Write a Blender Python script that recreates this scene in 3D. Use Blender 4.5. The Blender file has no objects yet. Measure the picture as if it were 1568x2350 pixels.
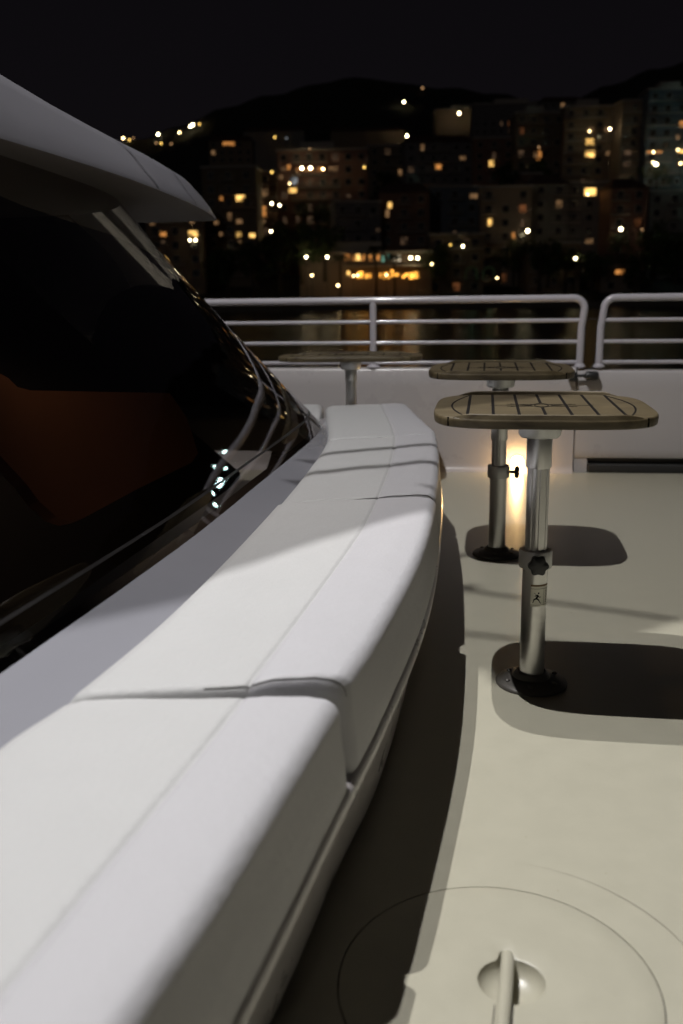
import bpy, bmesh, math, random
from mathutils import Vector, Matrix
R = random.Random(7)
sc = bpy.context.scene
col = sc.collection
# ------------------------------------------------------------------ camera
F = 2154.0; TH = math.atan(504/2154); CH = 1.0; RO = math.radians(.78)
def ray(x, y):
    u = x-784; v = 1175-y
    a = u*math.cos(RO)+v*math.sin(RO); b = -u*math.sin(RO)+v*math.cos(RO)
    return Vector((a, F*math.cos(TH)+b*math.sin(TH), -F*math.sin(TH)+b*math.cos(TH)))
def Pz(x, y, z):
    r = ray(x, y); return Vector((0,0,CH))+r*((z-CH)/r.z)
def PY(x, y, Y):
    r = ray(x, y); return Vector((0,0,CH))+r*(Y/r.y)
def proj(p):
    X, Y, Z = p[0], p[1], p[2]-CH
    d = Y*math.cos(TH)-Z*math.sin(TH); b = (Y*math.sin(TH)+Z*math.cos(TH))/d*F; a = X/d*F
    return 784+a*math.cos(RO)-b*math.sin(RO), 1175-(a*math.sin(RO)+b*math.cos(RO))
cd = bpy.data.cameras.new('camera'); cam = bpy.data.objects.new('camera', cd); col.objects.link(cam); sc.camera = cam
cd.sensor_fit = 'VERTICAL'; cd.sensor_height = 36; cd.lens = 36*F/2350
cd.clip_start = .05; cd.clip_end = 6000
X0 = Vector((1,0,0)); U0 = Vector((0,math.sin(TH),math.cos(TH))); F0 = Vector((0,math.cos(TH),-math.sin(TH)))
Rr = math.cos(RO)*X0-math.sin(RO)*U0; Uu = math.sin(RO)*X0+math.cos(RO)*U0
M = Matrix.Identity(4)
for i in range(3):
    M[i][0] = Rr[i]; M[i][1] = Uu[i]; M[i][2] = -F0[i]
M[2][3] = CH
cam.matrix_world = M
cd.dof.use_dof = True; cd.dof.focus_distance = 2.45; cd.dof.aperture_fstop = 3.0
# ------------------------------------------------------------------ helpers
def tag(o, label=None, cat=None, group=None, kind=None):
    if label: o['label'] = label
    if cat: o['category'] = cat
    if group: o['group'] = group
    if kind: o['kind'] = kind
    return o
def link(name, me, mat, parent=None):
    o = bpy.data.objects.new(name, me); col.objects.link(o)
    if mat is not None and len(me.materials) == 0:
        for m in (mat if isinstance(mat, (list, tuple)) else [mat]): me.materials.append(m)
    if parent is not None: o.parent = parent
    return o
def obj(name, bm, mat, parent=None, smooth=True, angle=40):
    bmesh.ops.recalc_face_normals(bm, faces=bm.faces)
    me = bpy.data.meshes.new(name); bm.to_mesh(me); bm.free()
    if smooth:
        for p in me.polygons: p.use_smooth = True
        me.set_sharp_from_angle(angle=math.radians(angle))
    return link(name, me, mat, parent)
def empty(name, loc=(0,0,0), rz=0):
    o = bpy.data.objects.new(name, None); col.objects.link(o); o.location = loc; o.rotation_euler = (0,0,rz)
    o.empty_display_size = .1
    return o
def B(): return bmesh.new()
def box(bm, x0, x1, y0, y1, z0, z1, M=None, bev=0, mi=0):
    vs = [bm.verts.new((x, y, z)) for z in (z0, z1) for y in (y0, y1) for x in (x0, x1)]
    fs = [bm.faces.new([vs[i] for i in f]) for f in ((0,2,3,1),(4,5,7,6),(0,1,5,4),(2,6,7,3),(0,4,6,2),(1,3,7,5))]
    for f in fs: f.material_index = mi
    if bev:
        es = list({e for f in fs for e in f.edges})
        r = bmesh.ops.bevel(bm, geom=es, offset=bev, segments=3, affect='EDGES', profile=.5)
        vs = list({v for v in vs if v.is_valid} | set(r['verts']))
    if M is not None: bmesh.ops.transform(bm, matrix=M, verts=vs)
    return vs
def lathe(bm, prof, n=40, c=(0,0,0), M=None, mi=0):
    rings = []
    for r, z in prof:
        rings.append([bm.verts.new((c[0]+r*math.cos(2*math.pi*k/n), c[1]+r*math.sin(2*math.pi*k/n), c[2]+z)) for k in range(n)])
    for a, b in zip(rings, rings[1:]):
        for k in range(n):
            f = bm.faces.new((a[k], a[(k+1)%n], b[(k+1)%n], b[k])); f.material_index = mi
    bm.faces.new(rings[0][::-1]).material_index = mi; bm.faces.new(rings[-1]).material_index = mi
    if M is not None: bmesh.ops.transform(bm, matrix=M, verts=[v for r in rings for v in r])
def tube(bm, pts, r, n=16, caps=True):
    pts = [Vector(p) for p in pts]; rings = []
    up = None
    for i, p in enumerate(pts):
        t = (pts[min(i+1, len(pts)-1)]-pts[max(i-1, 0)]).normalized()
        if up is None: up = Vector((0,0,1)) if abs(t.z) < .9 else Vector((0,1,0))
        s = t.cross(up).normalized(); u = s.cross(t).normalized(); up = u
        rr = r[i] if isinstance(r, (list, tuple)) else r
        rings.append([bm.verts.new(p+rr*(math.cos(2*math.pi*k/n)*s+math.sin(2*math.pi*k/n)*u)) for k in range(n)])
    for a, b in zip(rings, rings[1:]):
        for k in range(n): bm.faces.new((a[k], a[(k+1)%n], b[(k+1)%n], b[k]))
    if caps: bm.faces.new(rings[0][::-1]); bm.faces.new(rings[-1])
def grid(bm, rows, caps=False, mi=0):
    vv = [[bm.verts.new(p) for p in row] for row in rows]
    for a, b in zip(vv, vv[1:]):
        for k in range(len(a)-1):
            f = bm.faces.new((a[k], a[k+1], b[k+1], b[k])); f.material_index = mi
    if caps:
        bm.faces.new(vv[0][::-1]); bm.faces.new(vv[-1])
    return vv
def prism(bm, pts, z0, z1, mi=0):
    a = [bm.verts.new((p[0], p[1], z0)) for p in pts]; b = [bm.verts.new((p[0], p[1], z1)) for p in pts]
    n = len(pts)
    for k in range(n): bm.faces.new((a[k], a[(k+1)%n], b[(k+1)%n], b[k])).material_index = mi
    bm.faces.new(a[::-1]).material_index = mi; bm.faces.new(b).material_index = mi
def lerp(tab, y):
    # smooth monotone-ish interpolation (Catmull-Rom) of a (y, x) table
    n = len(tab)
    if y <= tab[0][0]:
        s = (tab[1][1]-tab[0][1])/(tab[1][0]-tab[0][0]); return tab[0][1]+s*(y-tab[0][0])
    if y >= tab[-1][0]:
        s = (tab[-1][1]-tab[-2][1])/(tab[-1][0]-tab[-2][0]); return tab[-1][1]+s*(y-tab[-1][0])
    for i in range(n-1):
        if tab[i][0] <= y <= tab[i+1][0]:
            y0, v0 = tab[i]; y1, v1 = tab[i+1]; h = y1-y0; t = (y-y0)/h
            def sl(j):
                if j == 0: return (tab[1][1]-tab[0][1])/(tab[1][0]-tab[0][0])
                if j == n-1: return (tab[-1][1]-tab[-2][1])/(tab[-1][0]-tab[-2][0])
                return (tab[j+1][1]-tab[j-1][1])/(tab[j+1][0]-tab[j-1][0])
            m0, m1 = sl(i)*h, sl(i+1)*h
            return (2*t**3-3*t**2+1)*v0+(t**3-2*t**2+t)*m0+(-2*t**3+3*t**2)*v1+(t**3-t**2)*m1
# ------------------------------------------------------------------ materials
def mat(name, base, rough=.5, metal=0, spec=.5, noise=0, nscale=8, bump=0, bscale=200, rvar=0, coat=0, extra=None, bdist=.001):
    m = bpy.data.materials.new(name); m.use_nodes = True; nt = m.node_tree; N = nt.nodes; Lk = nt.links
    b = N['Principled BSDF']; b.inputs['Base Color'].default_value = (*base, 1); b.inputs['Roughness'].default_value = rough
    b.inputs['Metallic'].default_value = metal; b.inputs['Specular IOR Level'].default_value = spec
    b.inputs['Coat Weight'].default_value = coat; b.inputs['Coat Roughness'].default_value = .08
    tc = N.new('ShaderNodeTexCoord')
    if noise or rvar:
        n = N.new('ShaderNodeTexNoise'); n.inputs['Scale'].default_value = nscale; n.inputs['Detail'].default_value = 6; n.inputs['Roughness'].default_value = .62
        Lk.new(tc.outputs['Object'], n.inputs['Vector'])
        if noise:
            mx = N.new('ShaderNodeMix'); mx.data_type = 'RGBA'
            mx.inputs['A'].default_value = (*[c*(1-noise) for c in base], 1); mx.inputs['B'].default_value = (*[min(1, c*(1+noise)) for c in base], 1)
            Lk.new(n.outputs['Fac'], mx.inputs['Factor']); Lk.new(mx.outputs['Result'], b.inputs['Base Color'])
        if rvar:
            mr = N.new('ShaderNodeMapRange'); mr.inputs['To Min'].default_value = max(0, rough-rvar); mr.inputs['To Max'].default_value = rough+rvar
            Lk.new(n.outputs['Fac'], mr.inputs['Value']); Lk.new(mr.outputs['Result'], b.inputs['Roughness'])
    if bump:
        n2 = N.new('ShaderNodeTexNoise'); n2.inputs['Scale'].default_value = bscale; n2.inputs['Detail'].default_value = 9; n2.inputs['Roughness'].default_value = .68
        Lk.new(tc.outputs['Object'], n2.inputs['Vector'])
        bp = N.new('ShaderNodeBump'); bp.inputs['Strength'].default_value = bump; bp.inputs['Distance'].default_value = bdist
        Lk.new(n2.outputs['Fac'], bp.inputs['Height']); Lk.new(bp.outputs['Normal'], b.inputs['Normal'])
    return m
def emit(name, c, s, sample=False):
    m = bpy.data.materials.new(name); m.use_nodes = True; N = m.node_tree.nodes
    b = N['Principled BSDF']; b.inputs['Base Color'].default_value = (.02,.02,.02,1)
    b.inputs['Emission Color'].default_value = (*c, 1); b.inputs['Emission Strength'].default_value = s
    if not sample: m.cycles.emission_sampling = 'NONE'
    return m
# emissive window pane with uneven curtain-like brightness
def emit_pane(name, c, s):
    m = emit(name, c, s); nt = m.node_tree; N = nt.nodes; Lk = nt.links
    tc = N.new('ShaderNodeTexCoord'); n = N.new('ShaderNodeTexNoise'); n.inputs['Scale'].default_value = 1.3; n.inputs['Detail'].default_value = 1
    gi = N.new('ShaderNodeObjectInfo'); ad = N.new('ShaderNodeVectorMath'); ad.operation = 'ADD'
    Lk.new(tc.outputs['Object'], ad.inputs[0]); Lk.new(gi.outputs['Location'], ad.inputs[1]); Lk.new(ad.outputs[0], n.inputs['Vector'])
    mr = N.new('ShaderNodeMapRange'); mr.inputs['From Min'].default_value = .35; mr.inputs['From Max'].default_value = .65
    mr.inputs['To Min'].default_value = s*.25; mr.inputs['To Max'].default_value = s*1.5
    Lk.new(n.outputs['Fac'], mr.inputs['Value']); Lk.new(mr.outputs['Result'], N['Principled BSDF'].inputs['Emission Strength'])
    return m
M_deck = mat('deck_gelcoat', (.375,.357,.283), .32, noise=.09, nscale=14, bump=.5, bscale=260, rvar=.08, bdist=.0007)
def deck_specks(m):
    nt = m.node_tree; N = nt.nodes; Lk = nt.links; b = N['Principled BSDF']
    src = b.inputs['Base Color'].links[0].from_socket
    tc = N.new('ShaderNodeTexCoord'); v = N.new('ShaderNodeTexNoise'); v.inputs['Scale'].default_value = 60; v.inputs['Detail'].default_value = 2
    Lk.new(tc.outputs['Object'], v.inputs['Vector'])
    r = N.new('ShaderNodeValToRGB'); r.color_ramp.elements[0].position = .2; r.color_ramp.elements[0].color = (.75,.7,.6,1); r.color_ramp.elements[1].position = .25; r.color_ramp.elements[1].color = (1,1,1,1)
    Lk.new(v.outputs['Fac'], r.inputs['Fac'])
    mx = N.new('ShaderNodeMix'); mx.data_type = 'RGBA'; mx.blend_type = 'MULTIPLY'; mx.inputs['Factor'].default_value = 1
    Lk.new(src, mx.inputs['A']); Lk.new(r.outputs['Color'], mx.inputs['B']); Lk.new(mx.outputs['Result'], b.inputs['Base Color'])
deck_specks(M_deck)
M_groove = mat('seam_sealant', (.05,.045,.04), .7)
M_gel = mat('white_gelcoat', (.40,.375,.375), .28, noise=.03, nscale=4, coat=.15, rvar=.05)
M_coam = mat('blue_white_gelcoat', (.225,.225,.25), .12, noise=.04, nscale=5, coat=.3, rvar=.06)
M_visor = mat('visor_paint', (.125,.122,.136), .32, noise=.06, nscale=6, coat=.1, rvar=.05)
M_under = mat('visor_underside', (.065,.056,.046), .6, noise=.1, nscale=7)  # shade and brown bounce light put into the underside's colour
M_cush = mat('cushion_vinyl', (.42,.418,.418), .55, noise=.03, nscale=9, bump=.9, bscale=26, rvar=.06, bdist=.004, spec=.35)
M_cushb = mat('cushion_band_vinyl', (.405,.398,.415), .55, noise=.03, nscale=9, bump=.9, bscale=24, rvar=.06, bdist=.004, spec=.35)
M_rail = mat('rail_paint', (.38,.36,.39), .22, coat=.4, noise=.03, nscale=20)
M_steel = mat('anodised_aluminium', (.60,.59,.57), .3, metal=1, noise=.05, nscale=30, rvar=.07)
M_alu2 = mat('brushed_aluminium', (.50,.50,.49), .4, metal=.6, noise=.06, nscale=40, rvar=.08)
M_blocker = mat('blocker_dark', (.03,.03,.035), .8, noise=.1)  # dark so the added overhead panel bounces little light
M_welt = mat('grey_welt', (.15,.145,.135), .7)
M_blackp = mat('black_plastic', (.012,.012,.012), .4, rvar=.1, nscale=20)
M_base = mat('dark_anodised_base', (.085,.078,.07), .5, metal=.3, rvar=.1, nscale=25, noise=.2)
M_rubber = mat('black_rubber', (.01,.01,.01), .7)
M_sticker = mat('sticker_paper', (.72,.70,.60), .5, noise=.05, nscale=60)
M_ink = mat('black_ink', (.006,.005,.005), .7, spec=.1)
M_goldink = mat('gold_ink', (.16,.09,.03), .5)
M_blind = mat('brown_dash_leather', (.42,.18,.08), .7, noise=.12, nscale=6)
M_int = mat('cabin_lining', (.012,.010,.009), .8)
M_trim = mat('window_trim', (.018,.016,.016), .5)
# teak with grain
def teak():
    m = mat('teak', (.30,.215,.10), .48, bump=.3, bscale=150)
    nt = m.node_tree; N = nt.nodes; Lk = nt.links; b = N['Principled BSDF']
    tc = N.new('ShaderNodeTexCoord'); mp = N.new('ShaderNodeMapping'); mp.inputs['Scale'].default_value = (7,110,30)
    Lk.new(tc.outputs['Object'], mp.inputs['Vector'])
    n = N.new('ShaderNodeTexNoise'); n.inputs['Scale'].default_value = 1; n.inputs['Detail'].default_value = 5; Lk.new(mp.outputs['Vector'], n.inputs['Vector'])
    r = N.new('ShaderNodeValToRGB'); e = r.color_ramp.elements
    e[0].position = .3; e[0].color = (.036,.017,.006,1); e[1].position = .42; e[1].color = (.090,.067,.033,1)
    e2 = e.new(.7); e2.color = (.132,.102,.054,1)
    Lk.new(n.outputs['Fac'], r.inputs['Fac'])
    n2 = N.new('ShaderNodeTexNoise'); n2.inputs['Scale'].default_value = 9; Lk.new(tc.outputs['Object'], n2.inputs['Vector'])
    mx = N.new('ShaderNodeMix'); mx.data_type = 'RGBA'; mx.blend_type = 'MULTIPLY'; mx.inputs['Factor'].default_value = .5
    Lk.new(r.outputs['Color'], mx.inputs['A']); Lk.new(n2.outputs['Fac'], mx.inputs['B']); Lk.new(mx.outputs['Result'], b.inputs['Base Color'])
    return m
M_teak = teak()
# tinted laminated windscreen glass
def glass():
    m = bpy.data.materials.new('tinted_glass'); m.use_nodes = True; nt = m.node_tree; N = nt.nodes; Lk = nt.links; N.clear()
    o = N.new('ShaderNodeOutputMaterial'); t = N.new('ShaderNodeBsdfTransparent'); t.inputs['Color'].default_value = (.5,.47,.45,1)
    g = N.new('ShaderNodeBsdfGlossy'); g.inputs['Roughness'].default_value = .015; g.inputs['Color'].default_value = (.9,.9,.92,1)
    fr = N.new('ShaderNodeFresnel'); fr.inputs['IOR'].default_value = 1.5
    mx = N.new('ShaderNodeMixShader'); Lk.new(fr.outputs[0], mx.inputs[0]); Lk.new(t.outputs[0], mx.inputs[1]); Lk.new(g.outputs[0], mx.inputs[2]); Lk.new(mx.outputs[0], o.inputs['Surface'])
    return m
M_glass = glass()
# ------------------------------------------------------------------ deck (with the round hatch cut out)
HC = (.221, 1.19); HR = .237
def wY(x): return 5.36-.14*x
bm = B()
n = 96; ring_r = [HR, .3, .5, 1.0, 2.2]
rings = [[(HC[0]+r*math.cos(2*math.pi*k/n), HC[1]+r*math.sin(2*math.pi*k/n), 0) for k in range(n+1)] for r in ring_r]
outer = []
for k in range(n+1):
    a = 2*math.pi*k/n; dx, dy = math.cos(a), math.sin(a); t = 1e9
    for bound, d, c0 in ((5.5, dx, HC[0]), (-3.5, dx, HC[0]), (6.2, dy, HC[1]), (-4., dy, HC[1])):
        if abs(d) > 1e-6 and (bound-c0)/d > 0: t = min(t, (bound-c0)/d)
    outer.append((HC[0]+dx*t, HC[1]+dy*t, 0))
grid(bm, [[(HC[0]+HR*math.cos(2*math.pi*k/n), HC[1]+HR*math.sin(2*math.pi*k/n), -.012) for k in range(n+1)]]+rings+[outer])
bmesh.ops.remove_doubles(bm, verts=bm.verts, dist=1e-5)
bmesh.ops.recalc_face_normals(bm, faces=bm.faces)
deck = obj('deck', bm, M_deck); tag(deck, kind='structure')
# hatch: lid with a recessed finger bowl and a lifting bar
hatch = empty('deck_hatch', (HC[0], HC[1], 0)); tag(hatch, 'round flush cream hatch lid with a recessed lifting bar in the deck', 'hatch')
bm = B(); RC = (.022, .008); RR = .05
def bowl_r(a):   # oval bowl outline with the tab at its far side
    x = RR*math.cos(a); y = RR*.95*math.sin(a)
    d = math.atan2(y, x)-math.pi/2
    return (x, y+.018*math.exp(-(d/.24)**4))
def ringp(f, z):
    out = []
    for k in range(n+1):
        a = 2*math.pi*k/n; bx, by = bowl_r(a); ox, oy = (HR-.0022)*math.cos(a)-RC[0], (HR-.0022)*math.sin(a)-RC[1]
        if f <= 1: out.append((RC[0]+bx*f, RC[1]+by*f, z))
        else:
            t = f-1; out.append((RC[0]+bx*(1-t)+ox*t, RC[1]+by*(1-t)+oy*t, z))
    return out
rows = [ringp(.01, -.026), ringp(.35, -.0255), ringp(.6, -.023), ringp(.8, -.018), ringp(.93, -.010), ringp(.985, -.003), ringp(1.0, .0)] + [ringp(1+t, .0015 if t > 0 else 0) for t in (.03, .25, .5, .75, .985)] + [ringp(2, .0005), ringp(2, -.012)]
grid(bm, rows); bmesh.ops.remove_doubles(bm, verts=bm.verts, dist=1e-5)
obj('lid', bm, M_deck, hatch, angle=50)
bm = B()
for i in range(n):
    a0, a1 = 2*math.pi*i/n, 2*math.pi*(i+1)/n
    ps = [(r*math.cos(a), r*math.sin(a), -.004) for r, a in ((HR-.002, a0), (HR, a0), (HR, a1), (HR-.002, a1))]
    bm.faces.new([bm.verts.new(p) for p in ps])
obj('seal', bm, M_groove, hatch, smooth=False)
bm = B()
for i in range(40):
    a0, a1 = math.radians(-20+95*i/40), math.radians(-20+95*(i+1)/40); w_ = .00035*math.sin(math.pi*(i+.5)/40)
    bm.faces.new([bm.verts.new(((r_)*math.cos(a), (r_)*math.sin(a), .0012)) for r_, a in ((.315-w_, a0), (.315+w_, a0), (.315+w_, a1), (.315-w_, a1))])
obj('scratch_ring', bm, M_groove, hatch, smooth=False)
bm = B(); tube(bm, [(RC[0]+.002, .062, -.004), (RC[0]+.002, .056, .004), (RC[0]+.001, .045, .006), (RC[0]-.062, -.222, .006)], [.007,.010,.0105,.0105], 20)
obj('lifting_bar', bm, M_deck, hatch)
for dx in (-.0135, .0135):
    bm = B(); p_ = Vector((RC[0]-.010+dx, .0, .0017)); q_ = Vector((RC[0]-.058+dx, -.205, .0017)); tube(bm, [p_.lerp(q_, .2), q_], .0009, 6); obj('slot_edge', bm, M_groove, hatch)
# ------------------------------------------------------------------ cabin: seat base, ledge, windscreen, visor
cabin = empty('cabin', (-.8, 1.5, 0)); tag(cabin, 'white cabin front with dark raked windscreen, jutting roof visor and moulded seat base', 'cabin')
def lk(o): o.location = (.8, -1.5, 0); return o
E_ = [(.2,-.29),(.62,-.17),(.785,-.118),(1.22,-.002),(1.41,.05),(1.9,.165),(2.36,.243),(3.0,.325),(3.5,.372),(3.80,.393),(3.84,.390),(4.3,.366),(4.8,.342)]
L_ = [(.2,-.66),(1.11,-.452),(1.24,-.405),(1.63,-.315),(2.34,-.205),(3.1,-.11),(3.68,-.058),(4.25,-.064),(4.8,-.076)]
S_ = [(.2,-.39),(.65,-.285),(1.22,-.145),(2.07,.033),(2.42,.088),(3.1,.17),(3.65,.212),(4.58,.211),(4.8,.205)]
B_ = [(.3,-.36),(1.12,-.107),(1.43,-.027),(1.69,.049),(2.1,.131),(2.67,.228),(3.15,.308),(4.04,.395),(4.4,.36),(4.75,.33)]
G_ = [(-.6,-.95),(.2,-.75),(.7,-.66),(1.326,-.522),(1.61,-.464),(2.03,-.378),(2.784,-.243),(3.742,-.078)]
E = lambda y: lerp(E_, y); Lf = lambda y: lerp(L_, y); S = lambda y: lerp(S_, y); Bb = lambda y: lerp(B_, y); G = lambda y: lerp(G_, y)
# seat base moulding
bm = B(); rows = []
ys = [-.6+.1*i for i in range(55)]
ys = [y for y in ys if y < 4.72]+[4.72]
for y in ys:
    e = E(y)+.004; b = Bb(y); a = Lf(y)-.25
    rows.append([(a, y, .30), (e-.05, y, .30), (e-.020, y, .303), (e-.004, y, .300), (e+.004, y, .292), (e+.003, y, .275), (e-.012, y, .24), (b+.6*(e-b)-.012, y, .16), (b+.01, y, .03), (b, y, .012), (b-.012, y, 0)])
grid(bm, rows)
yb = 4.72
bm.faces.new([bm.verts.new(p) for p in rows[-1]] + [bm.verts.new((rows[-1][0][0], yb, 0))])
bmesh.ops.remove_doubles(bm, verts=bm.verts, dist=1e-5)
lk(obj('seat_base', bm, M_gel, cabin, angle=60))
# ledge between cushions and windscreen, ends in a blunt nose
def cr(C, k):   # Catmull-Rom through control points
    i = max(0, min(int(k), len(C)-2)); f = k-i
    p = [Vector((*C[max(0, min(len(C)-1, j))], 0)) for j in (i-1, i, i+1, i+2)]
    return .5*((2*p[1])+(p[2]-p[0])*f+(2*p[0]-5*p[1]+4*p[2]-p[3])*f*f+(3*p[1]-p[0]-3*p[2]+p[3])*f**3)
GC = [(-1.0,-.6),(-.80,0),(-.70,.5),(-.60,.95),(-.522,1.326),(-.43,1.75),(-.34,2.2),(-.25,2.75),(-.16,3.3),(-.095,3.75),(-.085,4.1),(-.16,4.4),(-.36,4.62),(-.7,4.76),(-1.2,4.83),(-1.9,4.86)]
TC = [(-1.05,-.2),(-.98,.3),(-.92,.75),(-.87,1.15),(-.825,1.55),(-.79,1.9),(-.765,2.25),(-.74,2.6),(-.725,2.95),(-.735,3.25),(-.78,3.5),(-.87,3.7),(-1.02,3.85),(-1.25,3.95),(-1.6,4.0),(-2.1,4.02)]
ZT = 1.32
gtab = sorted((p[1], p[0]) for p in GC[:11])
bm = B(); rows = []
for i in range(56):
    y = -.55+.09*i
    g = lerp(gtab, y) if y <= 4.1 else -.085-(y-4.1)*.75
    l = Lf(y)+.05
    rows.append([(g-.03, y, .448), (g-.015, y, .446), (g, y, .443), (g+(l-g)*.25, y, .437), (g+(l-g)*.6, y, .428), (l-.03, y, .418), (l, y, .405), (l, y, .29)])
grid(bm, rows); lk(obj('ledge', bm, M_coam, cabin, angle=60))
# windscreen: ruled between the foot curve and the head curve under the visor
def wpt(t, s, off=0):
    g = cr(GC, t); p = cr(TC, t)
    a = Vector((g.x, g.y, .442)); b = Vector((p.x, p.y, ZT))
    d = (cr(GC, t+.05)-cr(GC, t-.05)).normalized(); nrm = Vector((d.y, -d.x, 0))
    q = a.lerp(b, s) - nrm*(.012*math.sin(math.pi*s))
    return q - nrm*off
ts = [.2*i for i in range(75)]
def wsurf(off, s0=0, s1=1, t0=-9, t1=99, ns=16, close=None):
    return [[tuple(wpt(t, s0+(s1-s0)*k/ns, off)) for k in range(ns+1)] for t in ts if t0 <= t <= t1]
bm = B(); grid(bm, wsurf(0)); gl = lk(obj('windscreen', bm, M_glass, cabin, angle=80))
def lk2(o): return o
bm = B()
vv = grid(bm, wsurf(-.0015, -.0 + .068, .075, t0=1.4)); tr = obj('trim_line', bm, M_trim, gl)
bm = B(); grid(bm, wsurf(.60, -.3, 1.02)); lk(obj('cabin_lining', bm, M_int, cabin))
# brown dashboard hood seen through the glass
poly = [(-40,835),(20,868),(40,888),(70,896),(390,902),(430,960),(455,1040),(440,1062),(320,1120),(190,1190),(160,1196),(130,1186),(90,1150),(60,1110),(0,1045),(-60,960)]
# its outline is taken on a sloping plane 12 cm inside the glass and given 3 cm of thickness
def on_glass_plane(x, y):
    # plane through three inner points of the side pane
    a = wpt(4, .1, .22); b = wpt(7.5, .1, .22); c = wpt(5.5, .9, .22)
    nn = (b-a).cross(c-a).normalized(); r = ray(x, y); o = Vector((0,0,CH)); t = (a-o).dot(nn)/r.dot(nn)
    return o+r*t, nn
bm = B(); fr = []; bk = []
for x, y in poly:
    p, nn = on_glass_plane(x, y)
    if nn.x < 0: nn = -nn
    fr.append(bm.verts.new(p)); bk.append(bm.verts.new(p-nn*.03))
bm.faces.new(fr); bm.faces.new(bk[::-1])
for i in range(len(fr)):
    j = (i+1) % len(fr); bm.faces.new((fr[i], bk[i], bk[j], fr[j]))
lk(obj('dashboard_hood', bm, M_blind, cabin, smooth=False))
# roof visor: loft of sections along its length
K_ = (ZT-1)/.25
lip = [(y*K_, x*K_) for y, x in [(-.6,-.71),(.4,-.62),(1.2,-.567),(1.62,-.545),(1.81,-.510),(2.18,-.458),(2.57,-.427),(2.86,-.411),(3.15,-.410),(3.40,-.420)]]
sil = [(-300,20),(0,170),(125,245),(250,313),(340,358),(425,410),(460,448),(487,483),(497,505)]
ridge2 = [(-300,60),(0,203),(75,228),(200,288),(275,328),(340,364)]
def interp(tab, x):
    for (a, b), (c, d) in zip(tab, tab[1:]):
        if a <= x <= c: return b+(d-b)*(x-a)/(c-a)
    return tab[-1][1] if x > tab[-1][0] else tab[0][1]
yy = [y*K_ for y in [-.6,0,.5,.9,1.2,1.4,1.6,1.8,2.0,2.2,2.4,2.6,2.75,2.9,3.0,3.1,3.18,3.25,3.31,3.36,3.40]]
def zsil(x, y):     # height at which a point (x,y) just reaches the roof's outline
    z = 1.4
    for _ in range(30):
        px, py = proj((x, y, z)); want = interp(sil, px) ; z -= (want-py)/F*y*.8
    return z
rows_top = []; rows_und = []
hs = {}
for y in yy:
    xl = lerp(lip, y); d = max(.0, min(1, (3.40*K_-y)/1.2)); w = .035+.075*d**.6
    hs[y] = (xl, w, (zsil(xl-w, y)-ZT) if y >= 1.9 else None)
h0 = hs[1.6*K_][2]
for y in yy:
    xl, w, h = hs[y]
    if h is None: h = h0
    h = max(.004, min(.25, h))
    rows_top.append([(xl, y, ZT), (xl-.002, y, ZT+min(.012,h*.3)), (xl-w*.35, y, ZT+h*.42), (xl-w*.7, y, ZT+h*.78), (xl-w, y, ZT+h), (xl-w-.02, y, ZT+h*1.0), (xl-w-.25, y, ZT+h*1.02), (-2.0, y, ZT+h*1.05), (-3.0, y, ZT+h*1.05)])
    gx = lerp(sorted((p[1], p[0]) for p in TC[:10]), min(y, 3.1))
    rows_und.append([(xl, y, ZT), (xl-.006, y, ZT-.004), (min(gx+.015, xl-.02), y, ZT-.006), (min(gx-.01, xl-.04), y, ZT-.008), (-1.2, y, ZT-.008), (-2.0, y, ZT-.008), (-3.0, y, ZT-.008)])
bm = B(); grid(bm, rows_top)
bm.faces.new([bm.verts.new(p) for p in rows_top[-1]]+[bm.verts.new(p) for p in rows_und[-1][::-1][:-1]])
bmesh.ops.remove_doubles(bm, verts=bm.verts, dist=1e-4)
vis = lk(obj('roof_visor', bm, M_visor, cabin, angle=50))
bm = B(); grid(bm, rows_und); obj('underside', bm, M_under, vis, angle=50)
for y0 in (2.42*K_, 2.86*K_):     # two dark strips painting crease shadows across the visor
    k = [(a, b) for a, b in zip(rows_top, rows_top[1:]) if a[0][1] <= y0 <= b[0][1]][0]; t = (y0-k[0][0][1])/(k[1][0][1]-k[0][0][1])
    pts = [Vector(p)*(1-t)+Vector(q)*t for p, q in zip(k[0], k[1])][:6]
    bm = B(); grid(bm, [[(p.x+.0018, p.y+dy-i*.012, p.z+.0012) for i, p in enumerate(pts)] for dy in (-.006, .006)])
    obj('crease_shadow', bm, M_trim, vis)
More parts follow.
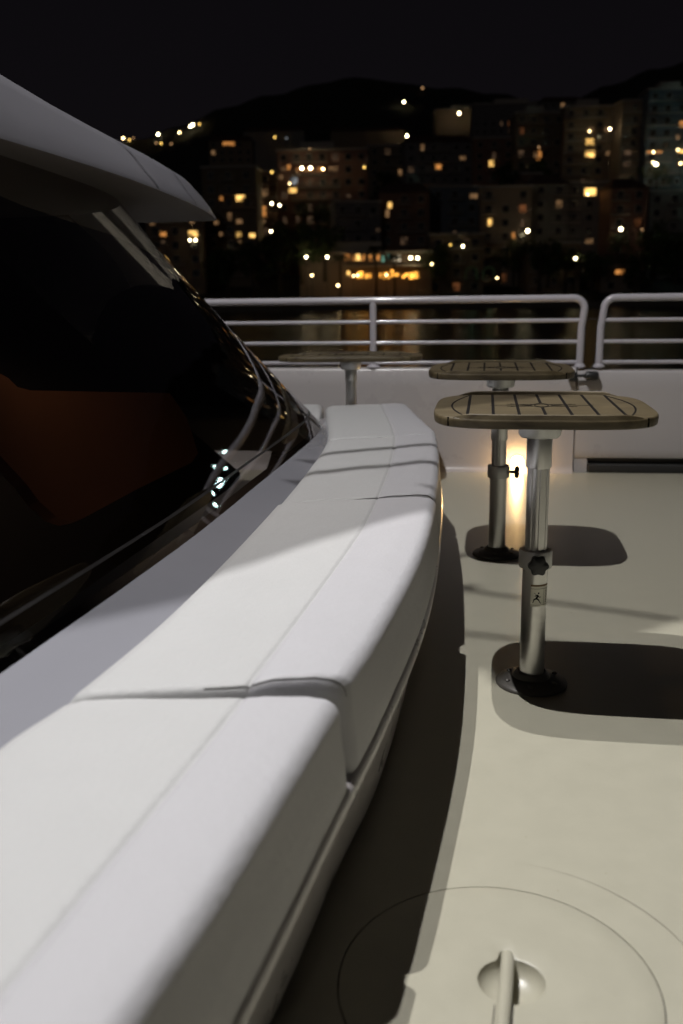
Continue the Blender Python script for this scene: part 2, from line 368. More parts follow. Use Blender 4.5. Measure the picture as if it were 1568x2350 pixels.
# ------------------------------------------------------------------ cushions
def cushion(y0, y1, top, label, el=0.0, er=0.0, skew=0.0, wob=0.0, drop=.15, lf=None, seed=1, lift=0):
    """bench cushion: flat seat panel, stitched crease, front band rolling over the edge"""
    rr = random.Random(seed); lf = lf or Lf
    N = 44; rows = []; vs_ = []
    er_ = .02
    st = [0, .12, .3, .55, .8, 1.0]
    yl = [y0+er_*a for a in st]+[y0+er_+(y1-y0-2*er_)*i/N for i in range(1, N)]+[y1-er_*a for a in st[::-1]]
    inner = []
    for y in yl:
        d = min(y-y0, y1-y); f = 1 if d >= er_ else math.sqrt(max(0, 1-(1-d/er_)**2))
        ins = (1-f)*.02; cx = lf(y); ee = E(y)+er; s = S(y)
        T = top-(1-f)*.016
        ww = math.sin(y*5.1+seed)*.0012+math.sin(y*11.3+seed*2)*.0008
        sec = [(cx+ins+.006, T-.10), (cx+ins, T-.05), (cx+ins+.004, T-.02), (cx+ins+.016, T-.006), (cx+ins+.04, T),]
        for q in (.15,.3,.45,.6,.75,.88): sec.append((cx+.04+(s-cx-.052)*q, T+ww*math.sin(q*7)+.001*math.sin(math.pi*q)))
        sec += [(s-.012, T), (s-.003, T-.0004), (s-.0012, T-.0026), (s+.0012, T-.0026), (s+.003, T), (s+.014, T+.001)]
        w = ee-.030-s-.014
        for q in (.2,.4,.6,.8): sec.append((s+.014+w*q, T+.001+ww*math.cos(q*5)+.001*math.sin(math.pi*q)))
        r = .030
        for k in range(0, 9):
            a = math.pi/2*(1-k/8); sec.append((ee-.030+r*math.cos(a)-ins, T-.003-r+r*math.sin(a)+.001))
        sec += [(ee+.002-ins, T-.065), (ee+.006-ins+ww, T-.10), (ee+.008-ins, T-drop+.012), (ee+.008-ins, T-drop+.002), (ee-.002-ins, T-drop)]
        sec += [(ee-.05, T-drop+.005)]
        sec = [(x, z+(lift*math.exp(-((y-y0)/.16)**2)*min(1, max(0, (x-s)/.03)) if z > T-.06 else 0)) for x, z in sec]
        rows.append([(x, y+skew*(x-s)+(.012*math.sin((x-cx)*9) if d < .05 else 0)*wob, z) for x, z in sec])
    bm = B(); vv = grid(bm, rows); 
    ns = 14
    for f in bm.faces:
        c = f.calc_center_median(); f.material_index = 1 if c.x > S(c.y)+.0 else 0
    for row in (vv[0], vv[-1]):
        bm.faces.new(row if row is vv[0] else row[::-1])
    o = obj('seat_cushion', bm, [M_cush, M_cushb], None, angle=70)
    tag(o, label, 'cushion', 'white seat cushions along the bench')
    # welt piping round the front end of the band
    k0 = 2; sec = rows[k0]; i0 = [i for i, p in enumerate(sec) if p[0] >= S(y0)-.09][0]
    bm = B(); tube(bm, [(p[0], p[1]-.0005, p[2]+.0006) for p in sec[i0:-6]], .0007, 8); obj('piping', bm, M_welt, o)
    return o
cushion(-.25, 1.244, .445, 'large white seat cushion nearest the viewer at the bottom left', seed=3, skew=.0, er=-.006)
cushion(1.254, 2.50, .454, 'long white seat cushion crossed by a diagonal shadow edge, middle of the bench', seed=1, skew=.12, lift=.006)
cushion(2.52, 3.64, .452, 'shaded white seat cushion with two stripe shadows, beside the end of the windscreen', seed=2, skew=.28)
cushion(3.655, 4.76, .448, 'farthest white seat cushion of the long bench, below the left table', seed=4, skew=.2)
# the short cushion behind the windscreen corner
bm = B(); P = [(-.095,4.18),(-.088,4.80),(-.5,4.86),(-1.3,4.9),(-1.3,4.30),(-.5,4.26)]
a = []
for z, ins in ((.30,.0),(.40,-.004),(.425,.0),(.437,.008),(.444,.02),(.447,.05)):
    c = Vector((-.6,4.55)); a.append([(p[0]+(c.x-p[0])/abs((c-Vector(p)).length)*ins, p[1]+(c.y-p[1])/abs((c-Vector(p)).length)*ins, z) for p in P]+[])
for r_ in a: r_.append(r_[0])
vv = grid(bm, a); bmesh.ops.remove_doubles(bm, verts=bm.verts, dist=1e-5)
es = [v for v in bm.verts if v.co.z > .446]
bmesh.ops.contextual_create(bm, geom=es)
o = obj('seat_cushion', bm, M_cush, None, angle=70); tag(o, 'short white seat cushion past the windscreen corner, half hidden by the glass', 'cushion', 'white seat cushions along the bench')
# ------------------------------------------------------------------ bulwark, gate, rails
ang = math.atan(-.14)
def wall_pt(x, off=0, z=0):
    return (x+off*math.sin(ang)*1.0, wY(x)-off*math.cos(ang), z)
def wall_piece(name, x0, x1, z0, z1, label, thick=.12, foot=True, lean=.012):
    bm = B(); rows = []
    prof = [(thick,z0),(thick,z1-.02),(thick-.01,z1-.006),(thick-.025,z1),(-.0+.02,z1),(.006,z1-.004),(0,z1-.014),(-lean*.2,z1-.1),(-lean,z0+.05)]
    prof += [(-lean-.004,z0+.03),(-lean-.014,z0+.012),(-lean-.03,z0+.003),(-lean-.034,z0)] if foot else [(-lean,z0+.01),(-lean+.006,z0)]
    N = 10
    for i in range(N+1):
        x = x0+(x1-x0)*i/N
        rows.append([wall_pt(x, -d, z) if True else 0 for d, z in prof])
    grid(bm, rows, caps=True)
    # close the bottom
    o = obj(name, bm, M_gel, None, angle=45); tag(o, label, 'bulwark')
    return o
wall_piece('bulwark', -2.6, 1.297, 0, .582, 'long white bulwark wall behind the bench with the lit lamp in it')
gate = empty('bulwark_gate', wall_pt(1.30)); tag(gate, 'white boarding gate panel at the right with a dark gap beneath it', 'gate')
def lg(o): o.location = -Vector(gate.location); return o
o = wall_piece('gate_panel', 1.304, 4.2, .084, .566, None, foot=False); o['category'] = ''
del o['category']
o.parent = gate; lg(o)
bm = B(); p0 = wall_pt(1.304, .002); p1 = wall_pt(1.375, .002); q0 = wall_pt(1.304, -.12); q1 = wall_pt(1.375, -.12)
vs = [(p0[0],p0[1],.0),(p1[0],p1[1],.0),(p1[0],p1[1],.083),(p0[0],p0[1],.083)]; ws = [(q0[0],q0[1],.0),(q1[0],q1[1],.0),(q1[0],q1[1],.083),(q0[0],q0[1],.083)]
fv = [bm.verts.new(v) for v in vs]; bv = [bm.verts.new(v) for v in ws]
bm.faces.new(fv); bm.faces.new(bv[::-1])
for i in range(4): bm.faces.new((fv[i], bv[i], bv[(i+1)%4], fv[(i+1)%4]))
lg(obj('gate_foot', bm, M_gel, gate, smooth=False))
bm = B(); a0 = wall_pt(1.38, .012); a1 = wall_pt(4.2, .012); 
M1 = Matrix.Translation(Vector(a0)) @ Matrix.Rotation(ang, 4, 'Z')
box(bm, 0, 2.8, 0, .10, .001, .05, M1, bev=.008)
lg(obj('gate_threshold', bm, M_rubber, gate))
# gate latch
latch = empty('gate_latch', wall_pt(1.34, .03, .54)); tag(latch, 'black gate latch with a round knob between the two railings', 'latch')
latch.rotation_euler = (0,0,ang)
bm = B(); lathe(bm, [(.008,-.07),(.008,.0)], 14, M=Matrix.Rotation(math.pi/2, 4, 'Y')); obj('latch_bar', bm, M_blackp, latch)
bm = B(); lathe(bm, [(.012,-.002),(.022,.004),(.0245,.014),(.0245,.06),(.02,.07),(.01,.073)], 22, M=Matrix.Rotation(math.pi/2, 4, 'Y')); obj('latch_knob', bm, M_blackp, latch)
bm = B(); box(bm, -.085, -.045, -.01, .03, -.03, .02, bev=.004); obj('latch_plate', bm, M_blackp, latch)
# rails
def railing(name, label, xs, posts, mirror=False):
    r = empty(name, wall_pt(xs[0], .0, .57)); tag(r, label, 'railing')
    off = -Vector(r.location)
    def pt(x, z): 
        p = wall_pt(x, -.035, z); return Vector(p)
    # loop: top rail bends down into the end post
    if not mirror: xe = xs[1]; sgn = -1; x_far = xs[0]
    else: xe = xs[0]; sgn = 1; x_far = xs[1]
    pts = [pt(x_far, .953)]
    nseg = 12; rad = .06
    pts.append(pt(xe+sgn*rad*1.6, .953))
    for k in range(nseg+1):
        a = math.pi/2*k/nseg
        pts.append(pt(xe+sgn*rad*(1-math.sin(a)), .953-rad*(1-math.cos(a))))
    pts.append(pt(xe-sgn*(-.000)-.012, .80)); pts.append(pt(xe-.014, .575))
    bm = B(); tube(bm, pts, .0205, 20); o = obj('top_rail', bm, M_rail, r, angle=60); o.location = off
    bm = B(); lathe(bm, [(.034,0),(.034,.006),(.024,.016),(.022,.02)], 24, c=pt(xe-.014, .582)); o = obj('foot_flange', bm, M_rail, r); o.location = off
    for z in (.835, .72, .609):
        bm = B(); tube(bm, [pt(x_far, z), pt((x_far+xe)/2, z), pt(xe-.01, z)], .0115, 14); o = obj('rail', bm, M_rail, r); o.location = off
    for x in posts:
        bm = B(); tube(bm, [pt(x, .575), pt(x, .95)], .0195, 18); lathe(bm, [(.042,0),(.042,.005),(.026,.014),(.021,.018)], 24, c=pt(x, .583)); o = obj('post', bm, M_rail, r); o.location = off
    return r
railing('railing', 'long white tube railing on the bulwark, left of the gate gap', (-2.6, 1.330), (.187, -1.0, -2.0))
railing('railing', 'short white tube railing on the gate, at the right edge', (1.432, 4.1), (2.6, 3.7), True)
# thin safety lashing between the two end posts
bm = B(); a = Vector(wall_pt(1.31, -.035, .845)); b = Vector(wall_pt(1.44, -.035, .845))
tube(bm, [a, a.lerp(b, .3)+Vector((0,0,-.004)), a.lerp(b, .7)+Vector((0,0,-.004)), b], .003, 8)
tag(obj('lashing', bm, M_rubber), 'thin dark cord tied across the gap between the two railings', 'cord')
# small courtesy lamp set in the bulwark foot
lx = .995
lamp = empty('courtesy_lamp', wall_pt(lx, .016, .058)); lamp.rotation_euler = (0,0,ang); tag(lamp, 'glowing warm lamp low in the bulwark behind the tables', 'lamp')
bm = B(); lathe(bm, [(.040,0),(.040,.002),(.038,.003),(.036,.003),(.035,.001),(.0005,.004)], 28, M=Matrix.Rotation(math.pi/2, 4, 'X')); obj('bezel', bm, M_gel, lamp)
bm = B(); bmesh.ops.create_uvsphere(bm, u_segments=20, v_segments=10, radius=.034); bmesh.ops.scale(bm, vec=(1,.45,1), verts=bm.verts); bmesh.ops.translate(bm, vec=(0,-.008,0), verts=bm.verts)
obj('lens', bm, emit('lamp_lens_glow', (1,.68,.30), 60, True), lamp)
# ------------------------------------------------------------------ tables
def table_outline(a, b, n=4.2, N=120, cut=1):
    out = []
    for k in range(N):
        t = 2*math.pi*k/N; c, s = math.cos(t), math.sin(t)
        out.append((a*math.copysign(abs(c)**(2/n), c), b*math.copysign(abs(s)**(2/n), s)))
    return out
def star_knob(bm, r=.026, t=.018, M=None):
    n = 60; rings = []
    for z, f in ((0,.8),(.003,1),(t-.003,1),(t,.8),(t+.001,.3)):
        rings.append([bm.verts.new((r*f*(1+.10*math.cos(6*2*math.pi*k/n))*math.cos(2*math.pi*k/n), r*f*(1+.10*math.cos(6*2*math.pi*k/n))*math.sin(2*math.pi*k/n), z)) for k in range(n)])
    for a, b in zip(rings, rings[1:]):
        for k in range(n): bm.faces.new((a[k], a[(k+1)%n], b[(k+1)%n], b[k]))
    bm.faces.new(rings[0][::-1]); bm.faces.new(rings[-1])
    if M is not None: bmesh.ops.transform(bm, matrix=M, verts=[v for q in rings for v in q])
def table(loc, rz, label, top_shift=(0,0), zt=.72, z_collar=.34, knob_az=-90, a=.262, b=.264, tilt=0, z_sleeve=.572, sticker=False, rtop=0, base_z=0, group=True):
    t = empty('folding_table', loc, 0); tag(t, label, 'table', 'teak topped pedestal tables')
    # base disc
    bm = B(); lathe(bm, [(.092,0),(.092,.004),(.088,.009),(.07,.014),(.048,.019),(.042,.030),(.036,.034),(.036,.030)], 56, c=(0,0,base_z+.0005)); bs = obj('base_plate', bm, M_base, t)
    for k in range(6):
        bm = B(); an = math.pi/3*k+.3; lathe(bm, [(.007,0),(.007,.002),(.004,.0045)], 12, c=(.068*math.cos(an), .068*math.sin(an), base_z+.0155)); obj('screw', bm, M_base, bs)
    zc = z_collar
    bm = B(); lathe(bm, [(.0315,base_z+.02),(.0315,zc-.01),(.029,zc-.01)], 44); obj('lower_tube', bm, M_steel, t)
    bm = B(); lathe(bm, [(.031,zc-.022),(.040,zc-.022),(.0415,zc-.018),(.0415,zc+.020),(.040,zc+.024),(.030,zc+.024),(.029,zc+.018),(.029,zc-.02)], 44); cl = obj('collar', bm, M_alu2, t)
    bm = B(); lathe(bm, [(.0262,zc-.02),(.0262,z_sleeve+.01)], 40)
    for k in range(8):   # shallow ribs of the inner tube
        an = 2*math.pi*k/8; tube(bm, [(.0258*math.cos(an), .0258*math.sin(an), zc), (.0258*math.cos(an), .0258*math.sin(an), z_sleeve)], .0022, 8)
    obj('upper_tube', bm, M_steel, t)
    bm = B(); lathe(bm, [(.027,z_sleeve-.0005),(.0305,z_sleeve),(.0312,z_sleeve+.004),(.0312,zt-.06),(.03,zt-.055)], 44); obj('top_sleeve', bm, M_steel, t)
    bm = B(); lathe(bm, [(.032,zt-.072),(.046,zt-.072),(.051,zt-.066),(.054,zt-.034),(.054,zt-.0245)], 44); obj('top_socket', bm, M_alu2, t)
    # clamp knob
    az = math.radians(knob_az); d = Vector((math.cos(az), math.sin(az), 0)); q = d.to_track_quat('Z', 'Y').to_matrix().to_4x4()
    bm = B(); tube(bm, [d*.035+Vector((0,0,zc)), d*.062+Vector((0,0,zc))], .006, 10); star_knob(bm, .0235, .018, Matrix.Translation(d*.060+Vector((0,0,zc))) @ q)
    obj('clamp_knob', bm, M_blackp, cl)
    # top
    tp = empty('tabletop_pivot', (top_shift[0], top_shift[1], zt), rz); col.objects.unlink(tp); bpy.data.objects.remove(tp)
    bm = B(); rings = []
    for z, f in ((-.024,.965),(-.0235,.985),(-.021,.995),(-.008,1.0),(-.003,.997),(-.0007,.990),(0,.98)):
        rings.append([bm.verts.new((x*f, y*f, z)) for x, y in table_outline(a, b)])
    for p, q_ in zip(rings, rings[1:]):
        for k in range(len(p)): bm.faces.new((p[k], p[(k+1)%len(p)], q_[(k+1)%len(p)], q_[k]))
    bm.faces.new(rings[0][::-1]); bm.faces.new(rings[-1])
    top = obj('tabletop', bm, M_teak, t, angle=35); top.location = (top_shift[0], top_shift[1], zt); top.rotation_euler = (tilt, rtop, rz)
    # raised fiddles along the front and back edges
    for s in (-1, 1):
        bm = B(); rows = []; N = 24; L = a*.80
        for i in range(N+1):
            x = -L+2*L*i/N; e = min(1, min(i, N-i)/2.5); y = b*(1-abs(x/a)**4.2)**(1/4.2)
            hgt = .0005+.009*math.sin(e*math.pi/2); w = .012
            y1 = s*(y-.001); y0 = s*(y-.001-w)
            rows.append([(x, y0, -.002), (x, y0+s*.002, hgt*.75), (x, (y0+y1)/2, hgt), (x, y1-s*.003, hgt*.85), (x, y1, -.004)])
        grid(bm, rows, caps=True); obj('fiddle', bm, M_teak, top)
    # caulk lines and compass inlay, 0.6 mm proud
    bm = B(); z0, z1 = .0001, .0007
    def strip(pts, w):
        pts = [Vector((p[0], p[1], 0)) for p in pts]; l = []; r = []
        for i, p in enumerate(pts):
            d = (pts[min(i+1, len(pts)-1)]-pts[max(i-1, 0)]).normalized(); nn = Vector((-d.y, d.x, 0))*w/2
            l.append(p+nn); r.append(p-nn)
        for i in range(len(pts)-1):
            qd = [l[i], l[i+1], r[i+1], r[i]]
            prism(bm, qd, z0, z1)
    k = a/.262; bb = b-.015
    for i in range(-3, 4):
        x = .0595*i*k; ye = min(bb, b*(1-abs((abs(x)+.004)/a)**4.2)**(1/4.2)-.015)
        if i == 0: strip([(0, -ye), (0, -.045)], .0072); strip([(0, .045), (0, ye)], .0072)
        else: strip([(x, -ye), (x, ye)], .0072)
    for s in (-1, 1):
        strip([(s*k*(.1785+.042*math.sin(math.pi*q/14)), (-bb+.016+(2*bb-.032)*q/14)) for q in range(15)], .0045)
    dm = [(0,.045),(.032,0),(0,-.045),(-.032,0),(0,.045)]
    for p, q in zip(dm, dm[1:]): strip([p, q], .0045)
    strip([(.017*math.cos(2*math.pi*j/20), .022*math.sin(2*math.pi*j/20)) for j in range(21)], .0022)
    for s in (-1, 1):
        strip([(s*.032, 0), (s*.125, 0)], .0022)
        for sy in (-1, 1): strip([(s*.018, sy*.020), (s*.085, sy*.022)], .0022); strip([(s*.028, sy*.006), (s*.075, sy*.028)], .0018)
    obj('inlay', bm, M_ink, top, smooth=False)
    # dark joints in the edge where the side pieces meet
    for sx in (-1, 1):
        for sy in (-1, 1):
            bm = B(); x = sx*a*.845; y = sy*b*(1-.845**4.2)**(1/4.2)
            box(bm, x-.0018, x+.0018, min(y*.985, y*1.003), max(y*.985, y*1.003), -.0215, -.001); obj('edge_joint', bm, M_ink, top, smooth=False)
    if sticker:
        st = None
        def patch(name, m, a0, a1, zz0, zz1, off, par, N=12):
            bm = B(); rws = []
            for i in range(N+1):
                an = math.radians(a0+(a1-a0)*i/N); rws.append([((.0315+off)*math.cos(an), (.0315+off)*math.sin(an), zz0), ((.0315+off)*math.cos(an), (.0315+off)*math.sin(an), zz1)])
            grid(bm, rws); return obj(name, bm, m, par)
        A0 = -96   # azimuth of the label's middle
        st = patch('sticker', M_sticker, A0-22, A0+75, .219, .272, .0006, t)
        patch('sticker_border', M_goldink, A0-22, A0+75, .272, .2765, .0007, st)
        patch('sticker_border', M_ink, A0-22, A0+75, .2655, .2664, .0009, st)
        patch('sticker_border', M_ink, A0-22, A0+75, .2228, .2235, .0009, st)
        patch('sticker_border', M_ink, A0+40, A0+41.2, .2235, .2655, .0009, st, 2)
        # running figure printed on it
        bm = B()
        def cyl(u, v): # u along the circumference (m), v height
            an = math.radians(A0+6)+u/.0315; return Vector(((.0315+.0011)*math.cos(an), (.0315+.0011)*math.sin(an), .2445+v))
        def limb(pts):
            rws = []
            for i, (u, v, w) in enumerate(pts):
                p = Vector((pts[max(i-1,0)][0], pts[max(i-1,0)][1])); q = Vector((pts[min(i+1,len(pts)-1)][0], pts[min(i+1,len(pts)-1)][1])); d = (q-p).normalized()
                rws.append([cyl(u-d.y*w, v+d.x*w), cyl(u+d.y*w, v-d.x*w)])
            grid(bm, rws)
        limb([(.0030,.0050,.0022),(.0010,.0010,.0026),(-.0012,-.0040,.0022)])               # torso
        limb([(-.0012,-.0035,.0020),(-.0068,-.0065,.0016),(-.0085,-.0130,.0008),(-.0100,-.0155,.0009)])  # rear leg
        limb([(-.0008,-.0038,.0020),(.0045,-.0075,.0016),(.0080,-.0145,.0008),(.0110,-.0170,.0010)])    # front leg
        limb([(.0030,.0060,.0014),(-.0040,.0030,.0011),(-.0052,.0020,.0007)])
        limb([(.0028,.0045,.0013),(.0060,-.0005,.0010),(.0085,.0010,.0006)])
        limb([(-.0070,.0110,.0004),(.0000,.0050,.0005)]); limb([(-.0035,-.0068,.0006),(.0100,.0005,.0008)])
        hv = [bm.verts.new(cyl(.0042+.0021*math.cos(2*math.pi*j/14), .0102+.0023*math.sin(2*math.pi*j/14))) for j in range(14)]
        bm.faces.new(hv)
        obj('sticker_figure', bm, M_ink, st, smooth=False)
        bm = B()
        for j in range(9):
            v = .0175-.0042*j
            for q in range(2):
                u0 = .0245+q*.0033
                bm.faces.new([bm.verts.new(cyl(u0+du, v+dv)) for du, dv in ((0,0),(.0022,0),(.0022,.0026 if (j+q)%3 else .0012),(0,.0026 if (j+q)%2 else .0015))])
        obj('sticker_small_print', bm, M_ink, st, smooth=False)
    return t
RZ = math.radians(-8.8)
table((.490,2.288,0), RZ, 'nearest teak table, largest in view, with a sticker on its pedestal', top_shift=(.010,.040), z_collar=.338, knob_az=-96, sticker=True)
table((.600,3.515,0), RZ, 'teak table standing behind the nearest one, dark gate latch at its right', top_shift=(-.002,.0), z_collar=.328, knob_az=-12, z_sleeve=.45)
table((.058,4.84,0), RZ+math.radians(4), 'teak table seen edge on at the left, behind the far end of the bench', zt=.688, z_collar=.33, knob_az=140, a=.365, b=.19, tilt=math.radians(-.4), z_sleeve=.56)
# ------------------------------------------------------------------ world, lights
w = bpy.data.worlds.new('World'); sc.world = w; w.use_nodes = True; nt = w.node_tree; N = nt.nodes; Lk = nt.links
bg = N['Background']; tc = N.new('ShaderNodeTexCoord'); sp = N.new('ShaderNodeSeparateXYZ'); Lk.new(tc.outputs['Generated'], sp.inputs[0])
rp = N.new('ShaderNodeValToRGB'); e = rp.color_ramp.elements
e[0].position = 0; e[0].color = (.0046,.0036,.0036,1); e[1].position = .6; e[1].color = (.0022,.0020,.0028,1)
e2 = e.new(.18); e2.color = (.0040,.0034,.0043,1)
Lk.new(sp.outputs['Z'], rp.inputs['Fac']); Lk.new(rp.outputs['Color'], bg.inputs['Color']); bg.inputs['Strength'].default_value = 1.0
sl = bpy.data.lights.new('facade_fill', 'SUN'); sl.energy = .03; sl.angle = math.radians(.5); sl.color = (1,.93,.9)  # unseen fill light added to brighten the far facades
so = bpy.data.objects.new('facade_fill', sl); col.objects.link(so); so.rotation_euler = (math.radians(79), 0, math.radians(-24))
def point(name, loc, W, c, r):
    l = bpy.data.lights.new(name, 'POINT'); l.energy = W; l.color = c; l.shadow_soft_size = r
    o = bpy.data.objects.new(name, l); col.objects.link(o); o.location = loc; return o
LA = Vector((-.55,2.72,4.5)); LB = Vector((-1.55,2.03,6.5))
point('deck_floodlight', LA, 560, (1,.98,.965), .014)
point('mast_floodlight', LB, 1400, (1,.985,.97), .014)
point('courtesy_glow', Vector(wall_pt(lx, .075, .06)), 2.3, (1,.60,.24), .025)
# unseen added panel, shaped to hide the upper floodlight from the far deck
sl2 = bpy.data.lights.new('dash_fill_spot', 'SPOT'); sl2.energy = 9; sl2.color = (1,.72,.48); sl2.spot_size = math.radians(110); sl2.spot_blend = .8; sl2.shadow_soft_size = .012  # added spot, kept out of sight, brightens the dashboard hood
so2 = bpy.data.objects.new('dash_fill_spot', sl2); col.objects.link(so2); so2.location = (-.90, 2.3, 1.285); so2.rotation_euler = Vector((.27,.2,-.62)).to_track_quat('-Z', 'Y').to_euler()
top = empty('light_blocker', (0,3.5,3.5)); tag(top, 'unseen dark panel overhead, above the picture, added to block the upper floodlight', 'roof')
def through(L, P, z): t = (L.z-z)/(L.z-P[2]); q = L+(Vector(P)-L)*t; return (q.x, q.y)
edge = [through(LB, p, 4.54) for p in ((-.9,1.08,.45),(-.324,1.726,.45),(.037,2.166,.45),(.246,2.386,.45),(.387,2.28,0),(1.045,2.757,0),(2.2,3.6,0))]
bm = B(); prism(bm, [(-2.2,1.15)]+edge+[(1.4,5.0),(-2.2,5.0)], 4.54, 4.56)
o = obj('blocker_panel', bm, M_blocker, top, smooth=False); o.location = (0,-3.5,-3.5)
for a, b, zz in (((-.094,3.22,.45),(.35,3.422,.45),3.3), ((-.112,2.876,.45),(.314,3.059,.45),3.3), ((.423,3.069,0),(1.018,2.758,0),3.32), ((.374,2.649,0),(.80,2.50,0),3.28)):  # thin unseen rods added to cast the stripe shadows
    p = Vector((*through(LA, a, zz), zz)); q = Vector((*through(LA, b, zz), zz)); d = (q-p)*.12
    bm = B(); tube(bm, [p-d, q+d], .0058 if a[2] else .0038, 8)
    o = obj('stripe_rod', bm, M_steel, top); o.location = (0,-3.5,-3.5)
# ------------------------------------------------------------------ far shore
exec_bg = True
ZW = -2.6
skyl = [(-900,330),(100,330),(270,325),(330,302),(480,262),(620,215),(700,196),(800,185),(880,186),(960,195),(1050,210),(1120,226),(1250,240),(1350,238),(1430,212),(1500,182),(1568,160),(1800,140),(2600,150)]
def elev_at(X, Y):
    px = 784+X/Y*F/.93; s = interp(skyl, px); s += 5*math.sin(px*.021)+3*math.sin(px*.057+1)+1.5*math.sin(px*.17); 
    hz = 671-(px-784)*.0136
    return math.tan(math.atan((1175-s+(671-hz))/F)-TH)
Y0, Y1 = 205., 900.
def terr(X, Y):
    q = max(0, min(1, (Y-Y0)/(Y1-Y0)))
    base = 1.0+ZW
    return base + (elev_at(X, Y)*Y+1-base)*(q**.75) if Y > Y0 else base
def hit(px, py, lift=0, lo=206, hi=900):
    r = ray(px, py); r = r/r.y; o = Vector((0,0,CH)); y = lo
    while y < hi:
        p = o+r*y
        if p.z-lift <= terr(p.x, y): return p
        y += 2
    return o+r*hi
M_hill = mat('dark_scrub', (.035,.035,.025), .95, noise=.6, nscale=.05)
M_ground = mat('shore_stone', (.16,.14,.12), .9, noise=.3, nscale=.3)
bm = B(); rows = []
for j in range(60):
    Y = Y0+(1000-Y0)*(j/59)**1.3; row = []
    for i in range(141):
        px = -900+3500*i/140; X = (px-784)/F*Y
        z = terr(X, Y)+(math.sin(X*.11+Y*.07)*math.sin(Y*.13-X*.05)*1.5 if 230 < Y < 880 else 0)
        row.append((X, Y, z))
    rows.append(row)
rows.append([(p[0], 1300, -10) for p in rows[-1]])
grid(bm, rows); hl = obj('hills', bm, M_hill); tag(hl, kind='structure')
bm = B(); prism(bm, [(-400,199),(500,199),(500,206),(-400,206)], ZW-2, ZW+1.02); qy = obj('quay', bm, M_ground, smooth=False); tag(qy, kind='structure')
# water
M_water = bpy.data.materials.new('harbour_water'); M_water.use_nodes = True; nt = M_water.node_tree; N = nt.nodes; Lk = nt.links
b = N['Principled BSDF']; b.inputs['Base Color'].default_value = (.004,.005,.006,1); b.inputs['Roughness'].default_value = .09; b.inputs['IOR'].default_value = 1.33
tc = N.new('ShaderNodeTexCoord'); mp = N.new('ShaderNodeMapping'); mp.inputs['Scale'].default_value = (.8,1.6,1); Lk.new(tc.outputs['Object'], mp.inputs['Vector'])
n1 = N.new('ShaderNodeTexNoise'); n1.inputs['Scale'].default_value = .9; n1.inputs['Detail'].default_value = 5; Lk.new(mp.outputs['Vector'], n1.inputs['Vector'])
bp = N.new('ShaderNodeBump'); bp.inputs['Strength'].default_value = .5; bp.inputs['Distance'].default_value = .35; Lk.new(n1.outputs['Fac'], bp.inputs['Height']); Lk.new(bp.outputs['Normal'], b.inputs['Normal'])
bm = B(); grid(bm, [[(x, y, ZW) for x in (-900,-60,60,900)] for y in (-60,8,60,199.5)]); wt = obj('water', bm, M_water, smooth=False); tag(wt, kind='structure')
# hull side so that the deck is not a floating sheet
bm = B(); 
hp = [(-3.5,-4),(-3.5,5.95),(-1,5.66),(1.5,5.31),(5.5,4.75),(5.5,-4)]
prism(bm, hp, ZW-.5, -.03); tag(obj('hull', bm, M_gel, smooth=False), 'white yacht hull beneath the deck', 'hull')
# --- buildings
pal = [(.20,.12,.085),(.24,.18,.125),(.17,.155,.155),(.28,.22,.17),(.22,.12,.09),(.15,.175,.20),(.22,.21,.19),(.19,.145,.10)]
wall_m = [mat('stucco_%s' % n, c, .9, noise=.15, nscale=.2) for n, c in zip(('rose','sand','grey','cream','terracotta','blue','stone','ochre'), pal)]
M_roof = mat('roof_tiles', (.10,.055,.04), .9, noise=.3, nscale=.5)
M_frame = mat('window_frame', (.45,.43,.38), .7)
M_pane = mat('dark_pane', (.006,.006,.008), .15)
M_slab = mat('balcony_concrete', (.42,.38,.33), .85)
EM = {'amber': emit_pane('window_amber', (1,.58,.16), 1.5), 'dim': emit_pane('window_dim', (1,.55,.25), .16), 'faint': emit_pane('window_faint', (1,.6,.35), .05), 'faint2': emit_pane('window_rosy', (1,.35,.12), .10),
      'terrace': emit_pane('window_terrace', (1,.42,.06), 2.6), 'orange': emit_pane('window_orange', (1,.40,.10), .5), 'white': emit_pane('window_white', (1,.86,.6), 2.0), 'grey': emit_pane('window_grey', (.8,.85,.9), .2), 'green': emit_pane('window_green', (.35,.8,.6), .35)}
def window_mesh(m_p):
    bm = B(); box(bm, -.5, .5, -.05, .25, 0, 1, mi=0)
    # frame: four bars proud of the pane
    for x0, x1, z0, z1 in ((-.5,-.44,0,1),(.44,.5,0,1),(-.44,.44,.94,1),(-.44,.44,0,.06),(-.02,.02,.06,.94)):
        box(bm, x0, x1, -.13, -.052, z0, z1, mi=1)
    bmesh.ops.recalc_face_normals(bm, faces=bm.faces)
    me = bpy.data.meshes.new('window'); bm.to_mesh(me); bm.free(); me.materials.append(m_p); me.materials.append(M_frame); return me
WM = window_mesh(M_pane)
def pane_mesh(m_p):
    bm = B(); box(bm, -.5, .5, -.1, .2, 0, 1); me = bpy.data.meshes.new('lit_window'); bmesh.ops.recalc_face_normals(bm, faces=bm.faces); bm.to_mesh(me); bm.free(); me.materials.append(m_p); return me
PM = {k: pane_mesh(m) for k, m in EM.items()}
